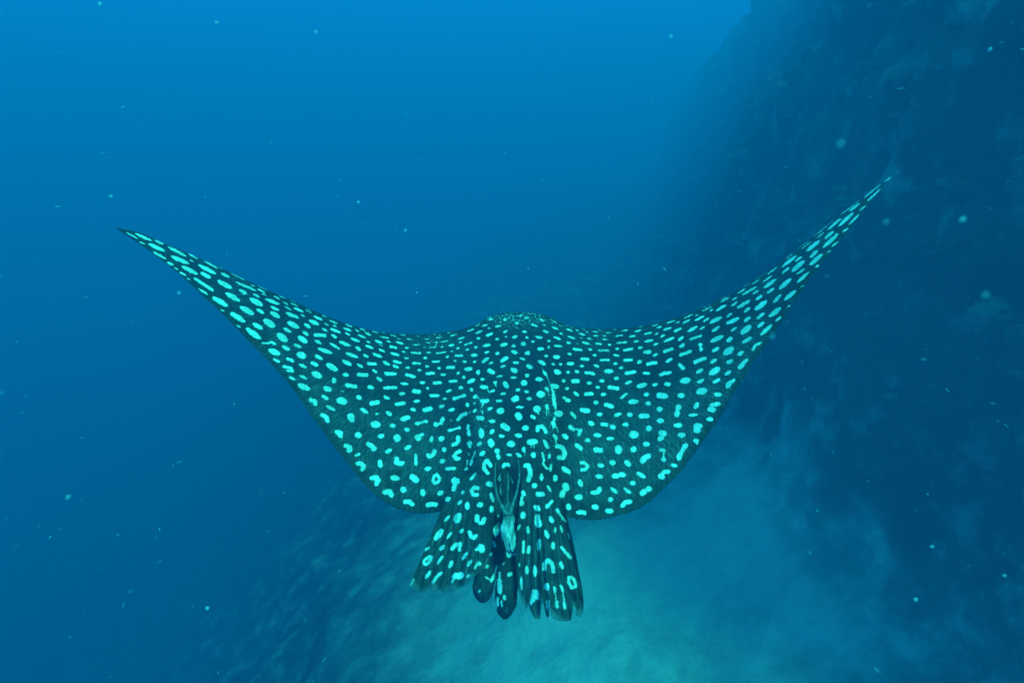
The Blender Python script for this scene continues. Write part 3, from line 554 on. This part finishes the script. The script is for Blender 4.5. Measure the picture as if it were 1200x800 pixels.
body = mesh_object('body', co - root, faces, M_skin, ray)
fx = np.concatenate([Xg.ravel(), Xg[1:-1, 1:-1].ravel()]); fy = np.concatenate([Yg.ravel(), Yg[1:-1, 1:-1].ravel()])
bl = np.concatenate([np.zeros(NX * NV), np.ones((NX - 2) * (NV - 2))])
hd = (head * bulge)[1:-1, 1:-1].ravel()
bl[NX * NV:] = np.where(hd > .35, 0, 1)
sd = spot_distance(fx, fy); sd[NX * NV:] = 6
attr(body, 'spot_d', sd)
vattr(body, 'skin_px', np.stack([fx, fy], -1)); vattr(body, 'skin_flow', flow_coords(fx, fy))
tt_ = np.clip((fy - np.interp(fx, xc, le)) / np.maximum(np.interp(fx, xc, te) - np.interp(fx, xc, le), 1), 0, 1)
pale = 0.75 * smooth01(.30, .62, tt_) * smooth01(.97, .86, tt_) * smooth01(45, 90, np.abs(fx - 600)) * smooth01(330, 220, np.abs(fx - 600)) + 0.15
pale = pale - 0.8 * np.exp(-(np.maximum(np.abs(fx - 461) - 6, 0) / 3.5) ** 2 - (np.maximum(np.abs(fy - 562) - 9, 0) / 4.0) ** 2)
attr(body, 'pale', np.clip(pale, -1, 1)); attr(body, 'belly', bl)
lit_scuff = 1.6 * np.exp(-((fx - 606) / 32) ** 2 - ((fy - 373) / 9.0) ** 2) + 0.45 * np.exp(-((np.abs(fx - 604) - 40) / 11) ** 2) * smooth01(440, 470, fy) * smooth01(560, 520, fy) \
    + 0.35 * np.exp(-((fx - 512) / 30) ** 2 - ((fy - 401) / 8) ** 2) + 0.3 * np.exp(-((fx - 692) / 18) ** 2 - ((fy - 400) / 12) ** 2)  # strongest on the head top, where the light is put into the colour
attr(body, 'lit_scuff', lit_scuff)

for sx in (-1, 1):                                # eyes, on the sides of the head in front of the wings
    i = int(np.argmin(np.abs(xc - (605 + sx * 50)))); j = int(NV * .12)
    p = bot[i, j]
    mesh_object('eye', IV2 * np.array([.012, .018, .016]) + p - root, IF2, M_eye, ray)

# ---- a membrane between two outline curves (root edge, free edge), with fin rays
def resample(pts, n):
    pts = np.asarray(pts, float); s = np.r_[0, np.cumsum(np.hypot(*np.diff(pts, axis=0).T))]
    q = np.linspace(0, s[-1], n)
    return np.stack([np.interp(q, s, pts[:, k]) for k in range(pts.shape[1])], -1)

def membrane(name, root_edge, free_edge, d_root, d_free, n_rays, label, nu=150, nvv=150, th=0.004, hem=0.10, lift=0.0):
    a, b = resample(root_edge, nu), resample(free_edge, nu)
    v = np.linspace(0, 1, nvv)[None, :, None]
    bs = np.stack([gauss1(b[:, 0], 5), gauss1(b[:, 1], 5)], -1)       # the torn hem stays at the hem
    uv = a[:, None] * (1 - v) + bs[:, None] * v + (b - bs)[:, None] * smooth01(.80, 1.0, v)
    U = np.linspace(0, 1, nu)[:, None]; V = v[..., 0]
    d = np.interp(U, [0, .5, 1], d_root) * (1 - V) + np.interp(U, [0, .5, 1], d_free) * V
    d = d - lift * np.sin(np.pi * V) - 0.012 * np.sin(np.pi * U) * V
    rays = np.sin(U * n_rays * 2 * np.pi + 0.9 * np.sin(U * 9)) * 0.0022 * smooth01(.1, .4, V)
    d = d + rays + 0.004 * np.sin(U * 7 + V * 5) * V
    topv = from_px(uv[..., 0], uv[..., 1], d)
    edge = np.minimum(np.minimum(U, 1 - U) * 6, np.minimum(V, 1 - V) * 8).clip(0, 1) ** .6
    back = cam_vec(0, -0.6, 0.8)
    botv = topv + (th * edge)[..., None] * back
    co = np.concatenate([topv.reshape(-1, 3), botv[1:-1, 1:-1].reshape(-1, 3)])
    it = np.arange(nu * nvv).reshape(nu, nvv); ib = it.copy()
    ib[1:-1, 1:-1] = nu * nvv + np.arange((nu - 2) * (nvv - 2)).reshape(nu - 2, nvv - 2)
    # orient so that the upper side faces out
    f = np.concatenate([qf(it, False), qf(ib, True)])
    o = mesh_object(name, co - root, f, M_fin, ray)
    X_ = np.concatenate([uv[..., 0].ravel(), uv[1:-1, 1:-1, 0].ravel()]); Y_ = np.concatenate([uv[..., 1].ravel(), uv[1:-1, 1:-1, 1].ravel()])
    attr(o, 'spot_d', spot_distance(X_, Y_)); vattr(o, 'skin_px', np.stack([X_, Y_], -1))
    Ug, Vg = np.broadcast_arrays(U, V)
    fl_ = np.stack([Ug * 130, Vg * 130], -1)
    vattr(o, 'skin_flow', np.concatenate([fl_.reshape(-1, 2), fl_[1:-1, 1:-1].reshape(-1, 2)]))
    full = lambda g: np.concatenate([g.ravel(), g[1:-1, 1:-1].ravel()])
    attr(o, 'pale', full(0.42 + 0.2 * smooth01(0.2, .6, Vg) * smooth01(1, .8, Vg)))
    attr(o, 'belly', np.concatenate([np.zeros(nu * nvv), np.full((nu - 2) * (nvv - 2), .7)]))
    attr(o, 'lit_scuff', np.zeros(len(co)))
    attr(o, 'solid', full(1 - 0.55 * smooth01(1 - hem, 1.0, Vg + 0.03 * np.sin(Ug * 40))))
    if label: o['label'] = label
    return o

membrane('pelvic_fin',
    [(533, 560), (548, 556), (565, 556), (582, 560)],
    [(481, 683), (480, 687), (483, 690), (490, 691.5), (497, 693), (503, 691), (509, 693), (516, 690), (517, 693), (526, 692), (533, 691), (537, 688.5), (545, 686), (553, 678), (562, 671), (570, 662), (575, 648), (577, 630), (579, 610)],
    (1.455, 1.435, 1.43), (1.27, 1.25, 1.355), 13, None, hem=0.09, lift=0.01)
membrane('pelvic_fin',
    [(612, 560), (625, 556), (642, 558), (656, 568)],
    [(604, 640), (605, 660), (607, 690), (611, 704), (616, 715), (619, 708), (623, 718), (627, 725), (633, 725), (634, 712), (636, 703), (640, 722), (643, 724), (644, 710), (647, 724), (655, 727), (663, 727.5), (669, 726.5), (671, 716), (672.5, 707), (675, 720), (680, 723), (683.5, 717), (684, 706), (683, 692), (679, 672), (674, 645), (668, 618)],
    (1.43, 1.435, 1.455), (1.34, 1.235, 1.36), 13, None, hem=0.07, lift=0.01)

# ---- tapering tubes through photo points (x, y, radius px, depth), sides may be flattened
def tube(name, pts, mat, depth, seg_=20, n=60, flat=1.0, ragged=0.0, skin=False, wave=0.0, parent=None, label=None):
    p = np.array([(x, y, r, d_) for (x, y, r), d_ in zip(pts, depth)], float)
    s = np.r_[0, np.cumsum(np.hypot(*np.diff(p[:, :2], axis=0).T))]
    q = np.linspace(0, s[-1], n)
    c_ = np.stack([gauss1(np.interp(q, s, p[:, k]), 2.5) for k in range(4)], -1)
    tx_, ty_ = np.gradient(c_[:, 0]), np.gradient(c_[:, 1]); l_ = np.hypot(tx_, ty_)
    nx_, ny_ = -ty_ / l_, tx_ / l_
    th_ = np.linspace(0, 2 * np.pi, seg_, endpoint=False)
    rr = c_[:, 2][:, None] * (1 + wave * np.sin(3 * th_[None] + q[:, None] * .25) + wave * .6 * np.sin(5 * th_[None] - q[:, None] * .4))
    X_ = c_[:, 0][:, None] + nx_[:, None] * rr * np.cos(th_)[None]
    Y_ = c_[:, 1][:, None] + ny_[:, None] * rr * np.cos(th_)[None]
    if ragged:
        Y_ = Y_ + ragged * smooth01(.6, 1, np.linspace(0, 1, n))[:, None] * vnoise(np.stack([th_ * 2.2, 0 * th_, 0 * th_], -1), 4)[None]
    D_ = c_[:, 3][:, None] - rr * flat * np.sin(th_)[None] * c_[:, 3][:, None] / F_PX
    V_ = from_px(X_, Y_, D_).reshape(-1, 3)
    fs = []
    for i in range(n - 1):
        for j in range(seg_):
            fs.append((i * seg_ + j, i * seg_ + (j + 1) % seg_, (i + 1) * seg_ + (j + 1) % seg_, (i + 1) * seg_ + j))
    # closed ends
    base = len(V_)
    V_ = np.concatenate([V_, V_[:seg_].mean(0)[None], V_[-seg_:].mean(0)[None]])
    for j in range(seg_):
        fs.append((base, (j + 1) % seg_, j, j)); fs.append((base + 1, (n - 1) * seg_ + j, (n - 1) * seg_ + (j + 1) % seg_, (n - 1) * seg_ + (j + 1) % seg_))
    me = bpy.data.meshes.new(name)
    me.from_pydata([tuple(v) for v in (V_ - root)], [], [tuple(dict.fromkeys(f)) for f in fs])
    for pl in me.polygons: pl.use_smooth = True
    me.materials.append(mat)
    o = bpy.data.objects.new(name, me); sc.collection.objects.link(o); o.parent = parent or ray
    if parent is not None:
        o.matrix_parent_inverse = Matrix.Identity(4)
    if skin:
        xx = np.r_[X_.ravel(), X_[0].mean(), X_[-1].mean()]; yy_ = np.r_[Y_.ravel(), Y_[0].mean(), Y_[-1].mean()]
        sdv = spot_distance(xx, yy_)
        hid = np.r_[np.tile(np.sin(th_) < -0.1, n), False, False]
        sdv[hid] = 6
        attr(o, 'spot_d', sdv); vattr(o, 'skin_px', np.stack([xx, yy_], -1)); vattr(o, 'skin_flow', np.stack([xx * 2, yy_], -1))
        attr(o, 'pale', np.full(len(xx), 0.1)); attr(o, 'belly', np.zeros(len(xx))); attr(o, 'lit_scuff', np.zeros(len(xx)))
    attr(o, 'along', np.r_[np.repeat(np.linspace(0, 1, n), seg_), 0, 1])
    if label: o['label'] = label
    return o

tube('clasper', [(576, 610, 9), (572, 645, 11), (568, 672, 12.5), (566, 692, 12), (566, 702, 8), (566.5, 706, 2.5)], M_skin, [1.44, 1.39, 1.36, 1.345, 1.34, 1.34], seg_=96, n=150, flat=.6, skin=True, wave=.05)
tube('clasper', [(595, 612, 11), (594, 645, 13), (594, 680, 13.5), (593, 705, 12.5), (592, 719, 8.5), (591.5, 725, 2.5)], M_skin, [1.44, 1.38, 1.345, 1.325, 1.32, 1.32], seg_=96, n=170, flat=.6, skin=True, wave=.05)

stump = tube('tail_stump', [(595.5, 589, 2.0), (595, 598, 5.6), (595.5, 607, 6.6), (595, 618, 7.4), (595.5, 628, 7.8), (597, 636, 7.0), (599, 640, 3.0)], M_flesh,
     [1.385, 1.362, 1.345, 1.332, 1.318, 1.308, 1.305], seg_=28, n=70, flat=.65, ragged=9, wave=.12, label='pale torn stump where the whip tail is missing')
tube('skin_flap', [(587, 612, 2.0), (584, 617, 4.2), (581.5, 622, 4.6), (579, 625, 2.0)], M_flesh, [1.375, 1.36, 1.352, 1.35], seg_=18, n=30, flat=.4, ragged=3, wave=.08, parent=stump)
tube('skin_flap', [(603, 620, 1.2), (604, 627, 2.0), (602.5, 633, 1.8), (601, 638, .8)], M_flesh, [1.37, 1.355, 1.35, 1.345], seg_=14, n=24, flat=.5, wave=.1, parent=stump)

# dorsal fin: a short blade standing on the tail base between two folds of skin
dorsal = tube('dorsal_fin', [(595.2, 552, .3), (595.8, 562, .9), (595.4, 572, 1.8), (594.2, 580, 1.4), (595.5, 590, 1.6), (597, 599, 2.4)], M_fold, [1.43, 1.415, 1.40, 1.395, 1.39, 1.385], seg_=18, n=50, flat=3.0)
tube('fin_fold', [(581.2, 541, .4), (580.2, 552, .8), (580, 564, 1.0), (581.6, 577, 1.3), (585, 588, 1.9), (589.5, 596, 3.0), (593.5, 603, 4.0)], M_fold, [1.425, 1.405, 1.388, 1.378, 1.37, 1.36, 1.352], seg_=16, n=60, flat=1.6, parent=dorsal)
tube('fin_fold', [(607.2, 539, .6), (608.8, 550, 1.2), (608.2, 562, 1.1), (606, 575, 1.3), (602.5, 586, 1.7), (599, 595, 2.6), (597, 603, 3.6)], M_fold, [1.425, 1.405, 1.388, 1.378, 1.37, 1.36, 1.352], seg_=16, n=60, flat=1.6, parent=dorsal)
for pts in ([(587.2, 553.5, .4), (585.5, 558, 1.2), (583.5, 562, .5)], [(587.8, 558, .3), (586.5, 561, .9), (585, 564, .4)], [(587, 566, .5), (585.8, 574, 1.5), (587.5, 580, .9)], [(598.5, 558.5, .6), (600, 563, 1.3), (601.2, 566.5, .5)]):
    tube('fin_streak', pts, M_flesh, [1.437] * len(pts), seg_=10, n=16, flat=.5, parent=dorsal)

# ------------------------------------------------------------------ drifting plankton: needles and flakes lying along the current
pv_, pf_, pa_, off = [], [], [], 0
def speck(c, r, ln_, veil):
    global off
    d_ = np.array([rng.normal(0, .35), 1.0, rng.normal(0, .35)]); d_ /= np.linalg.norm(d_)
    a_ = np.cross(d_, [0, 0, 1]); a_ /= np.linalg.norm(a_); b_ = np.cross(a_, d_)
    v = IV1 * (1 + 0.15 * rng.normal(0, 1, (len(IV1), 1)).clip(-1, 1))
    pv_.append(c + r * v[:, :1] * a_ + r * v[:, 1:2] * b_ + ln_ * v[:, 2:] * d_)
    pf_.append(IF1 + off); off += len(v); pa_.append(np.full(len(v), veil))
for q in range(700):
    dep = 0.45 + 4.0 * rng.random() ** 1.1
    x, y = rng.uniform(-40, 1240), rng.uniform(-40, 840)
    if dep < 1.9:
        l_, t_ = np.interp(x, xc, le), np.interp(x, xc, te)
        if (l_ - 6 < y < t_ + 6) or (470 < x < 690 and 540 < y < 735): continue
    c = from_px(x, y, dep)
    r = dep / F_PX * (0.24 + 0.50 * rng.random() ** 3)
    speck(c, r, r * 1.5 + 0.005 * dep * rng.random() ** 1.5, 0.60 + 0.37 * rng.random())
for x, y, dep, rp, veil in [(985, 168, .50, 5, .90), (1128, 257, .55, 3.5, .72), (1155, 345, .5, 4, .90), (1038, 260, .55, 3.5, .88), (905, 394, .5, 2.5, .8), (1092, 640, 1.2, 2, .7), (1177, 674, 1.2, 2, .7), (210, 343, 1.0, 2, .8), (475, 270, .9, 1.6, .6), (420, 237, 1.0, 1.6, .6), (786, 43, .9, 2, .6), (80, 582, .8, 2.6, .8), (243, 712, .9, 2, .6), (254, 27, .9, 2, .6), (370, 38, .9, 2, .6), (117, 5, .9, 2, .6), (130, 230, .9, 1.8, .6), (1073, 702, .9, 2, .6), (1160, 58, .9, 2, .6)]:
    speck(from_px(x, y, dep), rp * dep / F_PX, rp * 1.3 * dep / F_PX, veil)
pl = mesh_object('plankton', np.concatenate(pv_), np.concatenate(pf_), M_plank)
pl['kind'] = 'stuff'; pl['label'] = 'tiny pale plankton specks drifting in the blue water'; pl['category'] = 'plankton'
attr(pl, 'veil', np.concatenate(pa_))

# ------------------------------------------------------------------ the sea water itself, as even haze
lo = P.reshape(-1, 3).min(0) - 1.0; hi = P.reshape(-1, 3).max(0) + np.array([1.0, 1.0, 0.4])
lo[1] = min(lo[1], -6.0)
bx = np.array([(x, y, z) for x in (lo[0], hi[0]) for y in (lo[1], hi[1]) for z in (lo[2], hi[2])])
haze = mesh_object('haze', bx, [(0, 1, 3, 2), (4, 6, 7, 5), (0, 4, 5, 1), (2, 3, 7, 6), (0, 2, 6, 4), (1, 5, 7, 3)], M_water, smooth=False)
haze['kind'] = 'stuff'; haze['label'] = 'clear blue sea water fading the far reef'; haze['category'] = 'water'
